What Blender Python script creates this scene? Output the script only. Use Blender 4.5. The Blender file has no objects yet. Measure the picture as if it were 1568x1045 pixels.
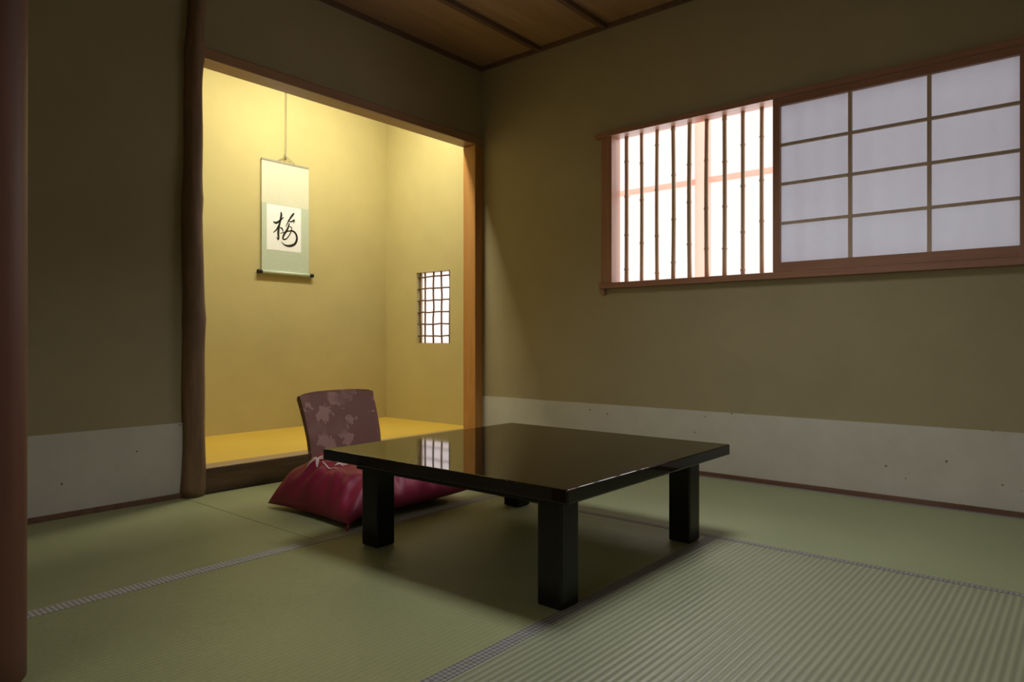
import bpy, bmesh, math, random
from mathutils import Vector, Matrix, noise
random.seed(4)
scene = bpy.context.scene
try:
    scene.view_settings.view_transform = 'Standard'
except Exception:
    pass

# ------------------------------------------------------------------ materials
def newmat(name):
    m = bpy.data.materials.new(name); m.use_nodes = True
    nt = m.node_tree
    for n in list(nt.nodes): nt.nodes.remove(n)
    out = nt.nodes.new('ShaderNodeOutputMaterial')
    return m, nt, out
def N(nt, t, **kw):
    n = nt.nodes.new(t)
    for k, v in kw.items():
        if k.startswith('_'): setattr(n, k[1:], v)
        else: n.inputs[k.replace('__', ' ')].default_value = v
    return n
def L(nt, a, b): nt.links.new(a, b)
def c4(c): return (c[0], c[1], c[2], 1)

def coords(nt, scale=(1, 1, 1), rot=(0, 0, 0)):
    tc = nt.nodes.new('ShaderNodeTexCoord')
    mp = nt.nodes.new('ShaderNodeMapping')
    mp.inputs['Scale'].default_value = scale
    mp.inputs['Rotation'].default_value = rot
    L(nt, tc.outputs['Object'], mp.inputs['Vector'])
    return mp.outputs['Vector']

def mottled(name, ca, cb, scale=3.0, rough=0.9, bump=0.15, bscale=180, spec=0.2, detail=6, mapscale=(1,1,1)):
    m, nt, out = newmat(name)
    v = coords(nt, mapscale)
    n1 = N(nt, 'ShaderNodeTexNoise', Scale=scale, Detail=detail, Roughness=0.6); L(nt, v, n1.inputs['Vector'])
    r = nt.nodes.new('ShaderNodeValToRGB'); r.color_ramp.elements[0].position = 0.3; r.color_ramp.elements[1].position = 0.7
    r.color_ramp.elements[0].color = c4(ca); r.color_ramp.elements[1].color = c4(cb)
    L(nt, n1.outputs['Fac'], r.inputs['Fac'])
    b = N(nt, 'ShaderNodeBsdfPrincipled', Roughness=rough); b.inputs['Specular IOR Level'].default_value = spec
    L(nt, r.outputs['Color'], b.inputs['Base Color'])
    if bump > 0:
        n2 = N(nt, 'ShaderNodeTexNoise', Scale=bscale, Detail=3); L(nt, v, n2.inputs['Vector'])
        bp = N(nt, 'ShaderNodeBump', Strength=bump, Distance=0.002); L(nt, n2.outputs['Fac'], bp.inputs['Height'])
        L(nt, bp.outputs['Normal'], b.inputs['Normal'])
    L(nt, b.outputs[0], out.inputs[0])
    return m

def wood(name, ca, cb, axis='X', scale=14, rough=0.5, stretch=0.06, spec=0.35, bump=0.1):
    s = {'X': (stretch, 1, 1), 'Y': (1, stretch, 1), 'Z': (1, 1, stretch)}[axis]
    m, nt, out = newmat(name)
    v = coords(nt, s)
    n1 = N(nt, 'ShaderNodeTexNoise', Scale=scale, Detail=8, Roughness=0.65, Distortion=0.6); L(nt, v, n1.inputs['Vector'])
    n2 = N(nt, 'ShaderNodeTexNoise', Scale=scale*7, Detail=4, Roughness=0.6); L(nt, v, n2.inputs['Vector'])
    mx = N(nt, 'ShaderNodeMath', _operation='MULTIPLY_ADD'); L(nt, n2.outputs['Fac'], mx.inputs[0]); mx.inputs[1].default_value = 0.4
    L(nt, n1.outputs['Fac'], mx.inputs[2])
    r = nt.nodes.new('ShaderNodeValToRGB'); r.color_ramp.elements[0].position = 0.5; r.color_ramp.elements[1].position = 0.88
    r.color_ramp.elements[0].color = c4(ca); r.color_ramp.elements[1].color = c4(cb)
    L(nt, mx.outputs[0], r.inputs['Fac'])
    b = N(nt, 'ShaderNodeBsdfPrincipled', Roughness=rough); b.inputs['Specular IOR Level'].default_value = spec
    L(nt, r.outputs['Color'], b.inputs['Base Color'])
    bp = N(nt, 'ShaderNodeBump', Strength=bump, Distance=0.002); L(nt, mx.outputs[0], bp.inputs['Height'])
    L(nt, bp.outputs['Normal'], b.inputs['Normal'])
    L(nt, b.outputs[0], out.inputs[0])
    return m

def plain(name, c, rough=0.5, spec=0.5, coat=0.0):
    m, nt, out = newmat(name)
    v = coords(nt)
    n1 = N(nt, 'ShaderNodeTexNoise', Scale=25, Detail=3); L(nt, v, n1.inputs['Vector'])
    mr = N(nt, 'ShaderNodeMapRange'); mr.inputs['To Min'].default_value = max(0.0, rough-0.04); mr.inputs['To Max'].default_value = rough+0.04
    L(nt, n1.outputs['Fac'], mr.inputs['Value'])
    b = N(nt, 'ShaderNodeBsdfPrincipled'); b.inputs['Base Color'].default_value = c4(c)
    b.inputs['Specular IOR Level'].default_value = spec; b.inputs['Coat Weight'].default_value = coat
    b.inputs['Coat Roughness'].default_value = 0.05
    L(nt, mr.outputs[0], b.inputs['Roughness'])
    L(nt, b.outputs[0], out.inputs[0])
    return m

def tatami(name, ca, cb, rib_along='X', rib=0.016, rough=0.5, strength=0.5, lo=0.80, spec=0.55):
    m, nt, out = newmat(name)
    v = coords(nt)
    n0 = N(nt, 'ShaderNodeTexNoise', Scale=1.6, Detail=3); L(nt, v, n0.inputs['Vector'])
    sv = coords(nt, (25, 400, 1) if rib_along == 'Y' else (400, 25, 1))
    n1 = N(nt, 'ShaderNodeTexNoise', Scale=1.0, Detail=3); L(nt, sv, n1.inputs['Vector'])
    ad = N(nt, 'ShaderNodeMath', _operation='MULTIPLY_ADD'); L(nt, n1.outputs['Fac'], ad.inputs[0]); ad.inputs[1].default_value = 0.5
    L(nt, n0.outputs['Fac'], ad.inputs[2])
    r = nt.nodes.new('ShaderNodeValToRGB'); r.color_ramp.elements[0].position = 0.5; r.color_ramp.elements[1].position = 1.0
    r.color_ramp.elements[0].color = c4(ca); r.color_ramp.elements[1].color = c4(cb)
    L(nt, ad.outputs[0], r.inputs['Fac'])
    w = N(nt, 'ShaderNodeTexWave', Scale=0.31416/rib, Distortion=0.0)
    w.wave_type = 'BANDS'; w.bands_direction = 'Y' if rib_along == 'X' else 'X'; w.wave_profile = 'SIN'
    L(nt, v, w.inputs['Vector'])
    mul = N(nt, 'ShaderNodeMath', _operation='MULTIPLY_ADD'); L(nt, n1.outputs['Fac'], mul.inputs[0]); mul.inputs[1].default_value = 0.35
    L(nt, w.outputs['Fac'], mul.inputs[2])
    dk = N(nt, 'ShaderNodeMapRange'); dk.inputs['To Min'].default_value = lo; dk.inputs['To Max'].default_value = 1.05
    L(nt, w.outputs['Fac'], dk.inputs['Value'])
    vm = N(nt, 'ShaderNodeVectorMath', _operation='SCALE'); L(nt, r.outputs['Color'], vm.inputs[0]); L(nt, dk.outputs[0], vm.inputs['Scale'])
    b = N(nt, 'ShaderNodeBsdfPrincipled', Roughness=rough); b.inputs['Specular IOR Level'].default_value = spec
    L(nt, vm.outputs[0], b.inputs['Base Color'])
    bp = N(nt, 'ShaderNodeBump', Strength=strength, Distance=0.0015); L(nt, mul.outputs[0], bp.inputs['Height'])
    L(nt, bp.outputs['Normal'], b.inputs['Normal'])
    L(nt, b.outputs[0], out.inputs[0])
    return m

def heri_mat(name, ca, cb, scale=90):
    m, nt, out = newmat(name)
    v = coords(nt, (1, 1, 0), (0, 0, math.radians(45)))
    ck = N(nt, 'ShaderNodeTexChecker', Scale=scale); ck.inputs['Color1'].default_value = c4(ca); ck.inputs['Color2'].default_value = c4(cb)
    L(nt, v, ck.inputs['Vector'])
    n = N(nt, 'ShaderNodeTexNoise', Scale=60, Detail=2); L(nt, v, n.inputs['Vector'])
    mx = N(nt, 'ShaderNodeMixRGB', _blend_type='MULTIPLY', Fac=0.4); L(nt, ck.outputs['Color'], mx.inputs[1]); L(nt, n.outputs['Fac'], mx.inputs[2])
    b = N(nt, 'ShaderNodeBsdfPrincipled', Roughness=0.7)
    L(nt, mx.outputs[0], b.inputs['Base Color']); L(nt, b.outputs[0], out.inputs[0])
    return m

def translucent(name, ct, cd, mixf=0.5):
    m, nt, out = newmat(name)
    v = coords(nt)
    n = N(nt, 'ShaderNodeTexNoise', Scale=40, Detail=5); L(nt, v, n.inputs['Vector'])
    mr = N(nt, 'ShaderNodeMapRange'); mr.inputs['To Min'].default_value = 0.96; mr.inputs['To Max'].default_value = 1.03
    L(nt, n.outputs['Fac'], mr.inputs['Value'])
    col = N(nt, 'ShaderNodeVectorMath', _operation='SCALE'); col.inputs[0].default_value = ct
    L(nt, mr.outputs[0], col.inputs['Scale'])
    t = nt.nodes.new('ShaderNodeBsdfTranslucent'); L(nt, col.outputs[0], t.inputs['Color'])
    d = nt.nodes.new('ShaderNodeBsdfDiffuse'); d.inputs['Color'].default_value = c4(cd)
    mx = N(nt, 'ShaderNodeMixShader', Fac=mixf)
    L(nt, t.outputs[0], mx.inputs[1]); L(nt, d.outputs[0], mx.inputs[2]); L(nt, mx.outputs[0], out.inputs[0])
    return m

def speck_paper(name):
    m, nt, out = newmat(name)
    v = coords(nt)
    n1 = N(nt, 'ShaderNodeTexNoise', Scale=8, Detail=6, Roughness=0.7); L(nt, v, n1.inputs['Vector'])
    r = nt.nodes.new('ShaderNodeValToRGB'); r.color_ramp.elements[0].position = 0.3; r.color_ramp.elements[1].position = 0.7
    r.color_ramp.elements[0].color = (0.52, 0.50, 0.44, 1); r.color_ramp.elements[1].color = (0.58, 0.56, 0.50, 1)
    L(nt, n1.outputs['Fac'], r.inputs['Fac'])
    vo = N(nt, 'ShaderNodeTexVoronoi', Scale=11.0); L(nt, v, vo.inputs['Vector'])
    lt = N(nt, 'ShaderNodeMath', _operation='LESS_THAN'); lt.inputs[1].default_value = 0.058; L(nt, vo.outputs['Distance'], lt.inputs[0])
    mx = N(nt, 'ShaderNodeMixRGB', _blend_type='MIX'); L(nt, lt.outputs[0], mx.inputs[0]); L(nt, r.outputs['Color'], mx.inputs[1])
    mx.inputs[2].default_value = (0.24, 0.18, 0.11, 1)
    b = N(nt, 'ShaderNodeBsdfPrincipled', Roughness=0.85); b.inputs['Specular IOR Level'].default_value = 0.2
    L(nt, mx.outputs[0], b.inputs['Base Color']); L(nt, b.outputs[0], out.inputs[0])
    return m

def lacquer(name):
    m, nt, out = newmat(name)
    v = coords(nt)
    vo = N(nt, 'ShaderNodeTexVoronoi', Scale=45.0); L(nt, v, vo.inputs['Vector'])
    lt = N(nt, 'ShaderNodeMath', _operation='LESS_THAN'); lt.inputs[1].default_value = 0.06; L(nt, vo.outputs['Distance'], lt.inputs[0])
    mx = N(nt, 'ShaderNodeMixRGB'); L(nt, lt.outputs[0], mx.inputs[0])
    mx.inputs[1].default_value = (0.007, 0.005, 0.004, 1); mx.inputs[2].default_value = (0.13, 0.12, 0.09, 1)
    n = N(nt, 'ShaderNodeTexNoise', Scale=5, Detail=4); L(nt, v, n.inputs['Vector'])
    mr = N(nt, 'ShaderNodeMapRange'); mr.inputs['To Min'].default_value = 0.03; mr.inputs['To Max'].default_value = 0.07
    L(nt, n.outputs['Fac'], mr.inputs['Value'])
    b = N(nt, 'ShaderNodeBsdfPrincipled'); b.inputs['Specular IOR Level'].default_value = 0.45
    L(nt, mx.outputs[0], b.inputs['Base Color']); L(nt, mr.outputs[0], b.inputs['Roughness'])
    L(nt, b.outputs[0], out.inputs[0])
    return m

def fabric_pattern(name, base, leaf, scale=14):
    m, nt, out = newmat(name)
    v = coords(nt, (1, 0.3, 1))
    nz = N(nt, 'ShaderNodeTexNoise', Scale=scale*2.6, Detail=2.0); L(nt, v, nz.inputs['Vector'])
    sc = N(nt, 'ShaderNodeVectorMath', _operation='SCALE'); L(nt, nz.outputs['Color'], sc.inputs[0]); sc.inputs['Scale'].default_value = 0.09
    av = N(nt, 'ShaderNodeVectorMath', _operation='ADD'); L(nt, v, av.inputs[0]); L(nt, sc.outputs[0], av.inputs[1])
    vo = N(nt, 'ShaderNodeTexVoronoi', Scale=scale); L(nt, av.outputs[0], vo.inputs['Vector'])
    r = nt.nodes.new('ShaderNodeValToRGB'); r.color_ramp.elements[0].position = 0.40; r.color_ramp.elements[1].position = 0.46
    r.color_ramp.elements[0].color = c4(leaf); r.color_ramp.elements[1].color = c4(base)
    L(nt, vo.outputs['Distance'], r.inputs['Fac'])
    n3 = N(nt, 'ShaderNodeTexNoise', Scale=9, Detail=1); L(nt, v, n3.inputs['Vector'])
    m3 = N(nt, 'ShaderNodeMapRange'); m3.inputs['From Min'].default_value = 0.3; m3.inputs['From Max'].default_value = 0.45; L(nt, n3.outputs['Fac'], m3.inputs['Value'])
    mx = N(nt, 'ShaderNodeMixRGB'); L(nt, m3.outputs[0], mx.inputs[0]); mx.inputs[1].default_value = c4([base[i]*0.75+leaf[i]*0.25 for i in range(3)]); L(nt, r.outputs['Color'], mx.inputs[2])
    f = N(nt, 'ShaderNodeTexNoise', Scale=350, Detail=2); L(nt, v, f.inputs['Vector'])
    bp = N(nt, 'ShaderNodeBump', Strength=0.4, Distance=0.001); L(nt, f.outputs['Fac'], bp.inputs['Height'])
    b = N(nt, 'ShaderNodeBsdfPrincipled', Roughness=0.75)
    b.inputs['Sheen Weight'].default_value = 0.1
    L(nt, mx.outputs['Color'], b.inputs['Base Color']); L(nt, bp.outputs['Normal'], b.inputs['Normal']); L(nt, b.outputs[0], out.inputs[0])
    return m

M_wall = mottled('wall_earth', (0.335, 0.286, 0.172), (0.375, 0.320, 0.195), 2.5, 0.92, 0.25, 260)
M_toko = mottled('tokonoma_earth', (0.54, 0.47, 0.225), (0.60, 0.52, 0.255), 2.5, 0.92, 0.25, 260)
M_paperboard = speck_paper('koshibari_paper')
M_strip = wood('strip_wood', (0.12, 0.06, 0.04), (0.2, 0.11, 0.07), 'Y', 20)
M_framew = wood('window_wood', (0.27, 0.125, 0.075), (0.37, 0.185, 0.115), 'Y', 22, 0.45)
M_framez = wood('window_wood_upright', (0.27, 0.125, 0.075), (0.37, 0.185, 0.115), 'Z', 22, 0.45)
M_kumiko = wood('kumiko_wood', (0.44, 0.32, 0.24), (0.54, 0.42, 0.32), 'Z', 22, 0.55)
M_ceil = wood('ceiling_board', (0.27, 0.17, 0.10), (0.38, 0.25, 0.155), 'X', 10, 0.6)
M_batten = wood('ceiling_batten', (0.12, 0.07, 0.045), (0.17, 0.10, 0.065), 'X', 16, 0.5)
M_lintel = wood('lintel_wood', (0.30, 0.17, 0.10), (0.40, 0.24, 0.14), 'X', 18, 0.4)
M_postR = wood('square_post_wood', (0.42, 0.19, 0.055), (0.55, 0.28, 0.09), 'Z', 16, 0.4)
M_log = wood('log_post_wood', (0.15, 0.09, 0.055), (0.28, 0.175, 0.11), 'Z', 12, 0.5, 0.1, bump=0.4)
M_fore = wood('door_post_wood', (0.12, 0.052, 0.034), (0.16, 0.070, 0.045), 'Z', 10, 0.5)
M_kamachi = wood('kamachi_wood', (0.07, 0.042, 0.025), (0.18, 0.11, 0.06), 'X', 14, 0.5, bump=0.3)
M_kamtop = wood('kamachi_top_wood', (0.34, 0.23, 0.12), (0.42, 0.30, 0.17), 'X', 18, 0.5)
M_tokofl = tatami('tokonoma_mat', (0.70, 0.47, 0.065), (0.80, 0.55, 0.08), 'X', 0.012, 0.6, 0.25)
M_tatX = tatami('tatami_rush_x', (0.250, 0.268, 0.130), (0.305, 0.323, 0.163), 'X', 0.016, 0.48, 0.25, 0.95)
M_tatF = tatami('tatami_rush_front', (0.275, 0.295, 0.190), (0.33, 0.35, 0.23), 'X', 0.018, 0.38, 0.85, 0.72, 0.9)
M_tatY = tatami('tatami_rush_y', (0.255, 0.287, 0.158), (0.31, 0.342, 0.192), 'Y', 0.016, 0.48, 0.25, 0.95)
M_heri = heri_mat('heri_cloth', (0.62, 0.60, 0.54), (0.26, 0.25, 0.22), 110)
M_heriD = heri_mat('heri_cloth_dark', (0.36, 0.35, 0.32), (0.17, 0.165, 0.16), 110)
M_bamboo = mottled('bamboo', (0.44, 0.31, 0.21), (0.58, 0.43, 0.30), 8, 0.45, 0.0, mapscale=(1, 1, 0.3))
M_reed = mottled('reed', (0.12, 0.075, 0.045), (0.20, 0.13, 0.08), 8, 0.6, 0.0)
M_shoji = translucent('shoji_paper', (0.53, 0.54, 0.58), (0.80, 0.80, 0.82), 0.35)
M_sash = translucent('pink_sash', (0.98, 0.70, 0.63), (0.85, 0.52, 0.45), 0.30)
M_pane = translucent('window_paper', (0.95, 0.90, 0.91), (0.8, 0.8, 0.8), 0.35)
M_lac = lacquer('black_lacquer')
M_lacp = plain('black_lacquer_plain', (0.006, 0.005, 0.004), 0.22, 0.3)
M_zab = mottled('zabuton_silk', (0.24, 0.012, 0.042), (0.34, 0.024, 0.070), 9, 0.45, 0.3, 500, 0.5)
M_emb = plain('embroidery_thread', (0.80, 0.60, 0.60), 0.6)
M_chair = fabric_pattern('zaisu_brocade', (0.24, 0.112, 0.095), (0.42, 0.25, 0.22), 12)
M_scrollA = mottled('scroll_silk_upper', (0.66, 0.67, 0.54), (0.72, 0.72, 0.60), 60, 0.8, 0.0)
M_scrollB = mottled('scroll_silk_lower', (0.50, 0.58, 0.48), (0.56, 0.63, 0.53), 60, 0.8, 0.0)
M_washi = mottled('scroll_washi', (0.88, 0.90, 0.96), (0.93, 0.95, 0.98), 40, 0.85, 0.0)
M_ink = plain('sumi_ink', (0.016, 0.016, 0.018), 0.6, 0.3)
M_cord = plain('scroll_cord', (0.35, 0.33, 0.26), 0.8)
M_corr = wood('corridor_floorboard', (0.16, 0.09, 0.05), (0.24, 0.14, 0.08), 'Y', 12, 0.4)
M_tube = plain('lamp_housing_white', (0.8, 0.8, 0.78), 0.4)

# ------------------------------------------------------------------ builder
class B:
    def __init__(s): s.bm = bmesh.new(); s.mats = []
    def mi(s, m):
        if m not in s.mats: s.mats.append(m)
        return s.mats.index(m)
    def box(s, x0, x1, y0, y1, z0, z1, m, mtop=None):
        k = s.mi(m)
        vs = [s.bm.verts.new(p) for p in [(x0,y0,z0),(x1,y0,z0),(x1,y1,z0),(x0,y1,z0),(x0,y0,z1),(x1,y0,z1),(x1,y1,z1),(x0,y1,z1)]]
        for idx, q in enumerate([(3,2,1,0),(4,5,6,7),(0,1,5,4),(1,2,6,5),(2,3,7,6),(3,0,4,7)]):
            f = s.bm.faces.new([vs[i] for i in q]); f.material_index = k
            if idx == 1 and mtop: f.material_index = s.mi(mtop)
    def tube(s, pts, rads, m, seg=14, cap=True):
        k = s.mi(m); rings = []
        for i, p in enumerate(pts):
            p = Vector(p)
            a = Vector(pts[max(i-1, 0)]); b = Vector(pts[min(i+1, len(pts)-1)])
            d = (b-a).normalized()
            ref = Vector((1, 0, 0)) if abs(d.x) < 0.9 else Vector((0, 0, 1))
            e1 = d.cross(ref).normalized(); e2 = d.cross(e1)
            r = rads[i] if isinstance(rads, (list, tuple)) else rads
            ring = []
            for j in range(seg):
                t = 2*math.pi*j/seg
                rr = r(t) if callable(r) else r
                ring.append(s.bm.verts.new(p+(e1*math.cos(t)+e2*math.sin(t))*rr))
            rings.append(ring)
        for a, b in zip(rings, rings[1:]):
            for j in range(seg):
                f = s.bm.faces.new([a[j], a[(j+1) % seg], b[(j+1) % seg], b[j]]); f.material_index = k; f.smooth = True
        if cap:
            f = s.bm.faces.new(rings[0][::-1]); f.material_index = k
            f = s.bm.faces.new(rings[-1]); f.material_index = k
    def ribbon(s, pts, fn, m):
        k = s.mi(m)
        for _ in range(3):
            q = [pts[0]]
            for a, b in zip(pts, pts[1:]):
                q.append(tuple(a[i]*0.75+b[i]*0.25 for i in range(3))); q.append(tuple(a[i]*0.25+b[i]*0.75 for i in range(3)))
            q.append(pts[-1]); pts = q
        prev = None
        for i, p in enumerate(pts):
            a = pts[max(i-1, 0)]; b = pts[min(i+1, len(pts)-1)]
            dx, dy = b[0]-a[0], b[1]-a[1]; l = math.hypot(dx, dy) or 1
            nx, ny = -dy/l, dx/l; w = p[2]/2
            cur = (s.bm.verts.new(fn(p[0]+nx*w, p[1]+ny*w)), s.bm.verts.new(fn(p[0]-nx*w, p[1]-ny*w)))
            if prev:
                f = s.bm.faces.new([prev[0], cur[0], cur[1], prev[1]]); f.material_index = k
            prev = cur
    def done(s, name, bevel=0, subsurf=0, recalc=True):
        me = bpy.data.meshes.new(name)
        if recalc: bmesh.ops.recalc_face_normals(s.bm, faces=s.bm.faces)
        s.bm.to_mesh(me); s.bm.free()
        for m in s.mats: me.materials.append(m)
        o = bpy.data.objects.new(name, me); scene.collection.objects.link(o)
        if bevel:
            md = o.modifiers.new('bevel', 'BEVEL'); md.width = bevel; md.segments = 3; md.limit_method = 'ANGLE'
        if subsurf:
            md = o.modifiers.new('sub', 'SUBSURF'); md.levels = subsurf; md.render_levels = subsurf
        return o

# ------------------------------------------------------------------ dimensions
XR, YB, ZC = 3.40, 3.12, 2.522      # right wall, tokonoma wall, ceiling
XL, YF = 0.40, -0.06                # left wall, front wall
TB, TX = 4.18, 3.47                 # tokonoma back wall, tokonoma side wall
BBH = 0.335

# ------------------------------------------------------------------ shell
b = B()
Y0, Y1, Z0, Z1 = 0.16, 2.12, 1.015, 1.875   # window opening
b.box(XR, XR+0.07, YF, Y0, 0, ZC, M_wall); b.box(XR, XR+0.07, Y1, YB, 0, ZC, M_wall)
b.box(XR, XR+0.07, Y0, Y1, 0, Z0, M_wall); b.box(XR, XR+0.07, Y0, Y1, Z1, ZC, M_wall)
b.done('wall_right')
b = B()
b.box(XL-0.1, 1.47, YB, YB+0.09, 0, ZC, M_wall)
b.box(1.47, XR+0.07, YB, YB+0.09, 2.04, ZC, M_wall)
b.box(XL-0.1, XR+0.15, YB+0.0, YB+0.09, ZC, 2.9, M_wall)
b.done('wall_tokonoma_front')
b = B(); b.box(XL-0.1, XL, 1.785, YB, 0, ZC, M_wall); b.box(XL-0.1, XL, YF, 1.638, 2.0, ZC, M_wall); b.done('wall_left')
b = B(); b.box(-1.7, XR+0.07, YF-0.1, YF, 0, ZC, M_wall)
b.done('wall_front')
b = B(); b.box(-1.7, XL-0.1, YB, YB+0.09, 0, ZC, M_wall); b.box(-1.8, -1.7, YF-0.1, YB+0.09, -0.1, ZC, M_wall); b.done('wall_corridor')
b = B()
b.box(1.30, TX+0.08, TB, TB+0.08, 0, 2.85, M_toko); b.done('wall_tokonoma_back')
b = B(); b.box(1.30, 1.42, YB+0.09, TB, 0, 2.85, M_toko); b.done('wall_tokonoma_left')
b = B()
wy0, wy1, wz0, wz1 = 3.485, 3.835, 0.685, 1.205
b.box(TX, TX+0.08, YB, wy0, 0, 2.85, M_toko); b.box(TX, TX+0.08, wy1, TB, 0, 2.85, M_toko)
b.box(TX, TX+0.08, wy0, wy1, 0, wz0, M_toko); b.box(TX, TX+0.08, wy0, wy1, wz1, 2.85, M_toko)
b.done('wall_tokonoma_right')
b = B(); b.box(1.30, TX+0.08, YB+0.09, TB+0.08, 2.85, 2.9, M_ceil); b.done('ceiling_tokonoma')
b = B(); b.box(-1.7, XR+0.07, YF-0.1, YB, ZC, ZC+0.05, M_ceil); b.done('ceiling')
b = B()
for y in (2.63, 2.15, 1.67, 1.19, 0.71, 0.23):
    b.box(XL, XR-0.0125, y-0.016, y+0.016, ZC-0.028, ZC-0.0005, M_batten)
b.box(XR-0.012, XR-0.0005, YF, YB-0.0125, ZC-0.03, ZC-0.0005, M_batten)
b.box(XL, XR, YB-0.012, YB-0.0005, ZC-0.03, ZC-0.0005, M_batten)
b.done('trim_ceiling_battens', 0.002)

# koshibari / baseboards
b = B()
b.box(XR-0.004, XR, YF, YB, 0.022, BBH, M_paperboard)
b.box(XR-0.014, XR, YF, YB, 0, 0.022, M_strip); b.done('baseboard_right')
b = B()
b.box(XL, 1.445, YB-0.004, YB, 0.022, BBH, M_paperboard)
b.box(XL, 1.445, YB-0.014, YB, 0, 0.022, M_strip); b.done('baseboard_back')

# floors
b = B(); b.box(-1.7, TX+0.08, YF-0.1, TB+0.08, -0.10, -0.045, M_corr); b.done('floor')
b = B(); b.box(-1.7, XL-0.08, YF, YB, -0.045, -0.002, M_corr); b.done('floor_corridor')
b = B()
g = 0.0012
def mat_(x0, x1, y0, y1, m): b.box(x0+g, x1-g, y0+g, y1-g, -0.045, 0, m)
mat_(1.42, XR, 2.08, YB, M_tatX)
mat_(XL-0.08, 1.42, 2.08, YB, M_tatX)
mat_(XL-0.08, 2.36, 1.04, 2.08, M_tatX)
mat_(2.36, XR, YF, 2.08, M_tatY)
mat_(XL-0.08, 2.36, YF, 1.04, M_tatF)
hz = 0.0015
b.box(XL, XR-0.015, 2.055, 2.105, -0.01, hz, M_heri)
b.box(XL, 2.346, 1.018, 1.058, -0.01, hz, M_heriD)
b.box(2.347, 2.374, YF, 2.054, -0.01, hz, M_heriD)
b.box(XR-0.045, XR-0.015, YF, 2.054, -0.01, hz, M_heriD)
b.done('floor_tatami', 0.001)

# tokonoma raised floor + kamachi
b = B()
b.box(1.42, TX, YB+0.10, TB, -0.04, 0.112, M_tokofl)
b.done('floor_tokonoma')
b = B()
b.box(1.50, 3.325, YB-0.02, YB+0.10, 0.0, 0.118, M_kamachi, M_kamtop)
b.done('trim_tokonoma_kamachi', 0.006)
b = B(); b.box(1.50, XR-0.002, YB-0.02, YB+0.10, 1.992, 2.04, M_lintel); b.done('trim_tokonoma_lintel', 0.003)
b = B(); b.box(3.325, XR-0.001, YB-0.015, YB+0.095, 0.0, 1.991, M_postR); b.done('trim_tokonoma_corner_post', 0.004)

# rustic log post
b = B()
pts, rads = [], []
nseg = 60
for i in range(nseg+1):
    z = i/nseg*ZC
    k = i/nseg
    x = 1.464 + 0.014*k + 0.006*math.sin(z*3.1+0.4) + 0.003*math.sin(z*9)
    y = YB-0.005 + 0.006*math.sin(z*4+1)
    base = 0.052 - 0.014*min(1, k*1.2) + 0.006*math.exp(-((z-2.0)/0.06)**2) + 0.004*math.exp(-((z-1.35)/0.05)**2) + 0.004*math.exp(-((z-0.8)/0.05)**2)
    if z < 0.25: base += 0.004*(1-z/0.25)
    def rf(t, base=base, z=z):
        return base*(1+0.07*noise.noise(Vector((math.cos(t)*1.5, math.sin(t)*1.5, z*5)))+0.03*noise.noise(Vector((math.cos(t)*5, math.sin(t)*5, z*14))))
    pts.append((x, y, z)); rads.append(rf)
b.tube(pts, rads, M_log, 28); b.done('log_post')

# foreground doorway post
b = B()
pts, rads = [], []
for i in range(31):
    z = i/30*ZC
    base = 0.072 + 0.003*z/ZC
    if i == 0: base = 0.062
    pts.append((0.384, 1.712, z)); rads.append(base)
    if i == 0: pts.append((0.384, 1.712, 0.012)); rads.append(0.072)
b.tube(pts, rads, M_fore, 32); b.done('doorway_post')

# ------------------------------------------------------------------ big window
b = B()
fx = XR-0.022
b.box(fx-0.012, XR+0.07, 0.10, 2.205, 1.866, 1.893, M_framew)            # head
b.box(fx-0.010, XR+0.07, 0.10, 2.175, 1.000, 1.032, M_framew)            # sill
b.box(fx-0.002, XR+0.07, 2.095, 2.165, 1.032, 1.866, M_framez)           # left jamb
b.box(fx+0.004, XR-0.0005, 2.145, 2.165, 0.965, 1.000, M_framez)         # horn under the sill
b.box(fx-0.002, XR+0.07, 0.12, 0.175, 1.032, 1.866, M_framez)            # right jamb
frame = b.done('frame', 0.002)
# shoji (slid to the right)
b = B()
sx0, sx1 = fx-0.008, fx+0.016
ya, yb = 0.19, 1.184
b.box(sx0, sx1, yb-0.033, yb, 1.033, 1.865, M_framez)
b.box(sx0, sx1, ya, ya+0.030, 1.033, 1.865, M_framez)
b.box(sx0, sx1, ya+0.03, yb-0.033, 1.033, 1.077, M_framew)
b.box(sx0, sx1, ya+0.03, yb-0.033, 1.830, 1.865, M_framew)
iy0, iy1 = ya+0.03, yb-0.033
for k in (1, 2):
    y = iy0+(iy1-iy0)*k/3; b.box(sx0+0.004, sx1-0.004, y-0.0075, y+0.0075, 1.077, 1.830, M_kumiko)
for k in (1, 2, 3):
    z = 1.077+(1.830-1.077)*k/4; b.box(sx0+0.005, sx1-0.004, iy0, iy1, z-0.0065, z+0.0065, M_kumiko)
b.box(sx1-0.0035, sx1-0.002, iy0-0.005, iy1+0.005, 1.07, 1.835, M_shoji)
shoji = b.done('shoji_screen')
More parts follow.
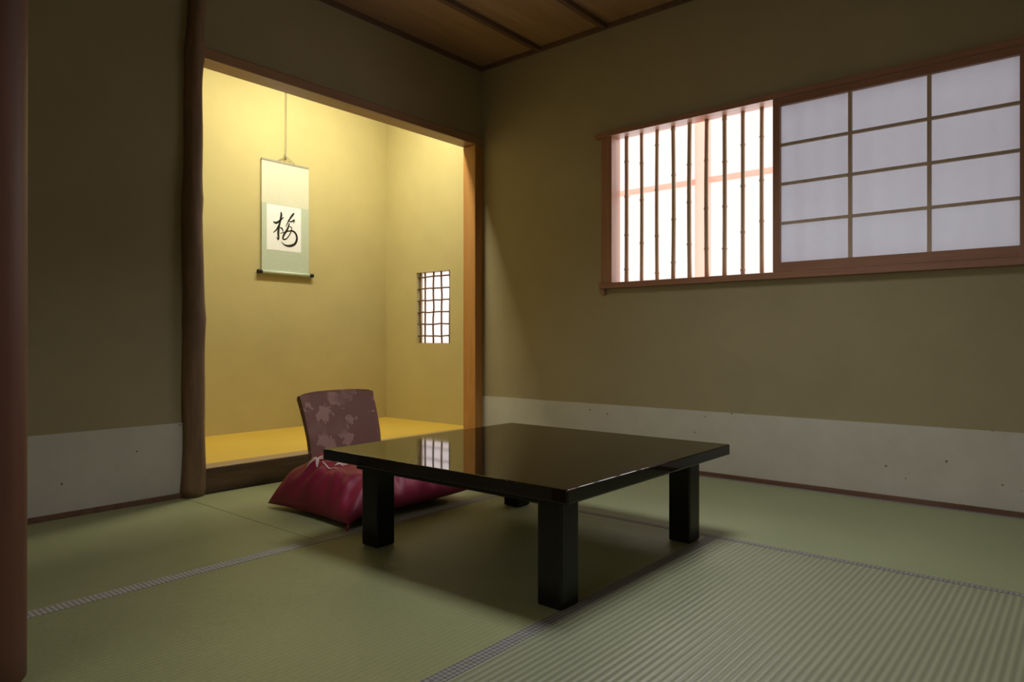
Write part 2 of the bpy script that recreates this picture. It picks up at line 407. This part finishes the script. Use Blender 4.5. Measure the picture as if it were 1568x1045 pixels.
# bamboo bars
b = B()
for i in range(20):
    y = 2.040-0.0968*i
    if y < 0.2: break
    ph = random.uniform(0, 0.25); pts = []; rads = []
    nodes = []
    q = 1.05+ph
    while q < 1.87: nodes.append(q); q += random.uniform(0.19, 0.26)
    bend = random.uniform(-0.004, 0.004); r0 = random.uniform(0.0105, 0.0125)
    zs = sorted(set([1.033+0.832*j/12 for j in range(13)]+[n+d for n in nodes for d in (-0.008, -0.003, 0.003, 0.008) if 1.034 < n+d < 1.864]))
    for zz in zs:
        d = min([abs(zz-n) for n in nodes]+[9])
        pts.append((XR+0.05, y+bend*math.sin((zz-1.03)*3.8), zz)); rads.append(r0+(0.0025 if d < 0.004 else 0.0)-0.001*(zz-1.03))
    b.tube(pts, rads, M_bamboo, 12)
bars = b.done('bamboo_bars')
# outer sash behind the bars
b = B()
ox0, ox1 = XR+0.17, XR+0.20
b.box(ox0, ox1, -0.1, 1.5995, 1.565, 1.592, M_sash); b.box(ox0, ox1, 1.6805, 2.56, 1.565, 1.592, M_sash)
b.box(ox0, ox1, 1.60, 1.68, 0.80, 2.20, M_sash)
b.box(ox0, ox1, -0.1, 2.6, 0.77, 0.7995, M_sash); b.box(ox0, ox1, -0.1, 2.6, 2.2005, 2.24, M_sash)
b.box(ox0, ox1, 2.5605, 2.6, 0.80, 2.2, M_sash)
sash = b.done('outer_sash')
e = bpy.data.objects.new('window_1', None); scene.collection.objects.link(e)
for p in (frame, bars, sash, shoji): p.parent = e

# small lattice window in the tokonoma side wall
b = B()
for y in (3.515, 3.60, 3.685, 3.77, 3.825):
    pts = [(TX+0.030+0.002*random.random(), y+random.uniform(-.004, .004), wz0+(wz1-wz0)*k/6) for k in range(7)]
    b.tube(pts, 0.0065, M_reed, 8)
for k in range(1, 7):
    z = wz0+(wz1-wz0)*(k-0.4)/6.0
    pts = [(TX+0.018, wy0-0.0+(wy1-wy0)*j/6, z+random.uniform(-.003, .003)) for j in range(7)]
    b.tube(pts, 0.0055, M_reed, 8)
b.box(TX+0.060, TX+0.0615, wy0, wy1, wz0, wz1, M_pane)
b.done('window_2')

# ------------------------------------------------------------------ table
b = B()
tx0, tx1, ty0, ty1 = 1.40, 2.400, 0.995, 2.02
zt = 0.33
b.box(tx0, tx1, ty0, ty1, zt-0.037, zt, M_lac)
top = b.done('table_top', 0.004)
b = B(); ins = 0.08
b.box(tx0+ins, tx1-ins, ty0+ins, ty0+ins+0.022, zt-0.070, zt-0.0371, M_lacp)
b.box(tx0+ins, tx1-ins, ty1-ins-0.022, ty1-ins, zt-0.070, zt-0.0371, M_lacp)
b.box(tx0+ins, tx0+ins+0.022, ty0+ins+0.022, ty1-ins-0.022, zt-0.070, zt-0.0371, M_lacp)
b.box(tx1-ins-0.022, tx1-ins, ty0+ins+0.022, ty1-ins-0.022, zt-0.070, zt-0.0371, M_lacp)
apron = b.done('apron', 0.002)
legs = []
for i, (lx, ly) in enumerate([(1.447, 1.048), (1.488, 1.842), (2.212, 1.060), (2.235, 1.842)]):
    b = B(); b.box(lx, lx+0.080, ly, ly+0.080, 0.0016, zt-0.0372, M_lacp); legs.append(b.done('leg_%d' % (i+1), 0.006))
e = bpy.data.objects.new('low_table', None); scene.collection.objects.link(e)
top.name = 'top'
for p in [top, apron]+legs: p.parent = e

# ------------------------------------------------------------------ zaisu chair
cx = 1.985
b = B()
prof = [(2.20, 0.012), (2.24, 0.012), (2.40, 0.010), (2.55, 0.012), (2.62, 0.022), (2.665, 0.055), (2.69, 0.11), (2.712, 0.19), (2.735, 0.28), (2.762, 0.36), (2.785, 0.42), (2.795, 0.448)]
def sweep(b, prof, wfun, thick, m, nx=16, off=0.0, crown=0.0, curve=0.035):
    k = b.mi(m); rowsA, rowsB = [], []
    n = len(prof)
    for i, (y, z) in enumerate(prof):
        a = prof[max(i-1, 0)]; c = prof[min(i+1, n-1)]
        dy, dz = c[0]-a[0], c[1]-a[1]; l = math.hypot(dy, dz); ny, nz = -dz/l, dy/l
        w = wfun(i/(n-1)); up = min(1, max(0, (z-0.05)/0.2))
        ra, rb = [], []
        for j in range(nx+1):
            s_ = -1+2*j/nx
            cy = -curve*up*(s_**2)
            zz = z - crown*up*(i/(n-1))**6*(abs(s_)**3)
            pa = Vector((cx+s_*w/2, y+cy+ny*off, zz+nz*off)); pb = pa+Vector((0, ny*thick, nz*thick))
            ra.append(b.bm.verts.new(pa)); rb.append(b.bm.verts.new(pb))
        rowsA.append(ra); rowsB.append(rb)
    def q(v):
        f = b.bm.faces.new(v); f.material_index = k; f.smooth = True
    for i in range(n-1):
        for j in range(nx):
            q([rowsA[i][j], rowsA[i][j+1], rowsA[i+1][j+1], rowsA[i+1][j]])
            q([rowsB[i][j], rowsB[i+1][j], rowsB[i+1][j+1], rowsB[i][j+1]])
        q([rowsA[i][0], rowsA[i+1][0], rowsB[i+1][0], rowsB[i][0]])
        q([rowsA[i][nx], rowsB[i][nx], rowsB[i+1][nx], rowsA[i+1][nx]])
    for j in range(nx):
        q([rowsA[0][j], rowsB[0][j], rowsB[0][j+1], rowsA[0][j+1]])
        q([rowsA[-1][j], rowsA[-1][j+1], rowsB[-1][j+1], rowsB[-1][j]])
def refine(p, it=2):
    for _ in range(it):
        q = [p[0]]
        for a, c in zip(p, p[1:]):
            q.append((a[0]*.75+c[0]*.25, a[1]*.75+c[1]*.25)); q.append((a[0]*.25+c[0]*.75, a[1]*.25+c[1]*.75))
        q.append(p[-1]); p = q
    return p
P = refine(prof)
def wf(t):
    w = 0.37+0.045*max(0, (t-0.45)/0.55)
    if t > 0.93: w -= 0.05*((t-0.93)/0.07)**2
    return w
sweep(b, P, wf, 0.010, M_lacp, crown=0.006, curve=0.02)
shell = b.done('shell', 0.002)
b = B()
P2 = [p for p in P if p[1] > 0.10]
def wf2(t):
    w = 0.39+0.03*t
    if t > 0.90: w -= 0.05*((t-0.90)/0.10)**2.2
    return w
sweep(b, P2+[(P2[-1][0]+0.003, P2[-1][1]+0.008)], wf2, 0.022, M_chair, off=0.0105, crown=0.008, nx=20, curve=0.02)
pad = b.done('back_pad', 0.007)
e = bpy.data.objects.new('zaisu_chair', None); scene.collection.objects.link(e)
shell.parent = e; pad.parent = e

# ------------------------------------------------------------------ zabuton
b = B(); kz = b.mi(M_zab)
zc = Vector((1.900, 2.374, 0.0)); hx, hy = 0.336, 0.275
def zsurf(u, v, top=True):
    X = u*hx*(1-0.07*(1-v*v)*abs(u)**3); Y = v*hy*(1-0.07*(1-u*u)*abs(v)**3)
    pu = max(0.0, 1-abs(u)**3.4); pv = max(0.0, 1-abs(v)**3.4)
    body = (pu*pv)**0.5
    edge = 0.050
    fold = 0.022*noise.noise(Vector((X*9+1, Y*9, 0.3)))+0.012*noise.noise(Vector((X*24, Y*22, 1.7)))
    a = math.atan2(v, u)
    rad = max(abs(u), abs(v))
    ruck = 0.009*math.sin(a*22+2*noise.noise(Vector((u*2, v*2, 5))))*math.exp(-((rad-0.82)/0.14)**2)
    if top:
        z = edge + 0.146*body*(1+0.10*(-u)+0.25*v) + (fold+ruck)*min(1, body*2)
    else:
        z = edge - 0.026*min(1.0, body*1.4)
        z = max(z, 0.0235)
    dr = max(0.0, (-u-0.55)/0.45)
    z -= 0.030*dr*dr*(1.0 if top else 0.70)
    return Vector((zc.x+X, zc.y+Y, z))
n = 64
gt, gb = {}, {}
for i in range(n+1):
    for j in range(n+1):
        u = math.sin((-1+2*i/n)*math.pi/2); v = math.sin((-1+2*j/n)*math.pi/2)
        u = 0.6*u+0.4*(-1+2*i/n); v = 0.6*v+0.4*(-1+2*j/n)
        gt[i, j] = b.bm.verts.new(zsurf(u, v, True))
        gb[i, j] = gt[i, j] if (i in (0, n) or j in (0, n)) else b.bm.verts.new(zsurf(u, v, False))
for i in range(n):
    for j in range(n):
        for gg, fl in ((gt, 0), (gb, 1)):
            q = [gg[i, j], gg[i+1, j], gg[i+1, j+1], gg[i, j+1]]
            if fl: q = q[::-1]
            f = b.bm.faces.new(q); f.material_index = kz; f.smooth = True
c0 = zsurf(-1, -1)
b.tube([c0, c0+Vector((-0.012, -0.012, -0.004)), c0+Vector((-0.024, -0.022, -0.010))], [0.004, 0.006, 0.003], M_zab, 8)
def ef(u, v): return zsurf(u, v)+Vector((-0.001, -0.001, 0.004))
E = []
def petal(cu, cv, ang, l, w):
    a = math.radians(ang); E.append([(cu, cv, w*0.3), (cu+math.cos(a)*l*.5, cv+math.sin(a)*l*.5, w), (cu+math.cos(a)*l, cv+math.sin(a)*l, w*0.2)])
for k in range(5): petal(-0.64, 0.36, 20+72*k, 0.15, 0.055)
for k in range(5): petal(-0.50, 0.02, 50+72*k, 0.11, 0.04)
E.append([(-0.64, 0.24, .012), (-0.68, 0.04, .02), (-0.62, -0.18, .012)]); E.append([(-0.52, 0.30, .012), (-0.42, 0.24, .02), (-0.38, 0.12, .012)])
for s_ in E: b.ribbon(s_, ef, M_emb)
b.done('zabuton_cushion')

# ------------------------------------------------------------------ hanging scroll
b = B()
yb_ = TB-0.012
b.box(2.417, 2.773, yb_, yb_+0.002, 1.165, 1.895, M_scrollA)
b.box(2.417, 2.773, yb_-0.001, yb_+0.001, 1.165, 1.612, M_scrollB)
b.box(2.453, 2.711, yb_-0.002, yb_, 1.305, 1.608, M_washi)
b.box(2.417, 2.773, yb_-0.003, yb_+0.006, 1.892, 1.904, M_cord)
b.tube([(2.417, yb_-0.006, 1.155), (2.773, yb_-0.006, 1.155)], 0.012, M_scrollB, 14)
b.tube([(2.386, yb_-0.006, 1.155), (2.417, yb_-0.006, 1.155)], [0.014, 0.011], M_ink, 14)
b.tube([(2.773, yb_-0.006, 1.155), (2.803, yb_-0.006, 1.155)], [0.011, 0.014], M_ink, 14)
b.tube([(2.53, yb_, 1.903), (2.598, yb_, 1.945), (2.60, yb_, 2.60)], 0.0026, M_cord, 6)
b.tube([(2.665, yb_, 1.903), (2.602, yb_, 1.945)], 0.0022, M_cord, 6)
b.tube([(2.594, yb_-0.002, 1.925), (2.594, yb_-0.002, 1.965)], 0.006, M_cord, 8)
b.tube([(2.60, yb_, 2.38), (2.60, yb_, 2.425)], 0.008, M_cord, 8)
def kf(u, v): return Vector((2.453+u*0.258, yb_-0.0026, 1.305+v*0.303))
S = [
 [(.18, .62, .025), (.26, .59, .06), (.37, .66, .04), (.48, .75, .02)],
 [(.40, .86, .025), (.42, .80, .065), (.37, .62, .045), (.32, .42, .065), (.34, .22, .05), (.27, .29, .01)],
 [(.35, .58, .03), (.28, .45, .04), (.18, .38, .015)],
 [(.37, .51, .02), (.44, .50, .045), (.47, .42, .015)],
 [(.80, .88, .015), (.75, .84, .06), (.64, .71, .04), (.54, .54, .015)],
 [(.60, .70, .015), (.70, .66, .035), (.81, .74, .045), (.77, .64, .012)],
 [(.65, .64, .03), (.60, .50, .055), (.49, .37, .055), (.44, .26, .045), (.56, .26, .025), (.69, .42, .03), (.73, .56, .028), (.62, .56, .015)],
 [(.38, .38, .015), (.56, .44, .025), (.77, .49, .04), (.89, .36, .06), (.84, .19, .06), (.67, .12, .06), (.50, .13, .035), (.41, .21, .01)],
]
for s_ in S: b.ribbon(s_, kf, M_ink)
b.done('hanging_scroll', recalc=False)

# ------------------------------------------------------------------ lights
def area(name, loc, rot, sx, sy, power, col, spread=None):
    l = bpy.data.lights.new(name, 'AREA'); l.shape = 'RECTANGLE'; l.size = sx; l.size_y = sy; l.energy = power; l.color = col
    if spread: l.spread = spread
    o = bpy.data.objects.new(name, l); o.location = loc; o.rotation_euler = rot; scene.collection.objects.link(o)
    return o
area('daylight', (4.35, 2.2, 1.75), (0, math.radians(90), 0), 3.0, 6.0, 155, (1.0, 0.975, 0.98))
b = B()
b.box(2.00, 3.10, 3.32, 3.50, 2.60, 2.64, M_tube)
b.tube([(2.55, 3.41, 2.64), (2.55, 3.41, 2.85)], 0.008, M_tube, 8)
b.done('tokonoma_lamp_housing', 0.004)
area('tokonoma_lamp', (2.55, 3.41, 2.595), (math.radians(6), 0, 0), 1.05, 0.16, 38, (1.0, 0.94, 0.72))
area('corridor_light', (-1.5, 1.0, 1.4), (0, math.radians(-90), 0), 1.8, 1.9, 13, (1.0, 0.97, 0.93))
# flush ceiling lamp
b = B()
lx, ly = 1.90, 1.05
b.box(lx-0.40, lx+0.40, ly-0.40, ly+0.40, ZC-0.075, ZC-0.029, M_tube)
for (x0, x1, y0, y1) in [(-.42, -.40, -.42, .42), (.40, .42, -.42, .42), (-.40, .40, -.42, -.40), (-.40, .40, .40, .42)]:
    b.box(lx+x0, lx+x1, ly+y0, ly+y1, ZC-0.095, ZC-0.029, M_batten)
b.done('ceiling_lamp')
area('ceiling_lamp_light', (lx, ly, ZC-0.08), (0, 0, 0), 0.6, 0.6, 12, (0.99, 0.99, 1.0), math.radians(115))

w = bpy.data.worlds.new('world'); scene.world = w; w.use_nodes = True
w.node_tree.nodes['Background'].inputs[0].default_value = (1.0, 0.93, 0.90, 1)
w.node_tree.nodes['Background'].inputs[1].default_value = 1.1

# ------------------------------------------------------------------ camera
cam = bpy.data.cameras.new('camera'); co = bpy.data.objects.new('camera', cam); scene.collection.objects.link(co)
cam.sensor_width = 36; cam.lens = 36*1060/1568; cam.clip_start = 0.02
co.location = (0, 0, 0.7); co.rotation_euler = (math.radians(90), 0, math.radians(-50.0))
scene.camera = co
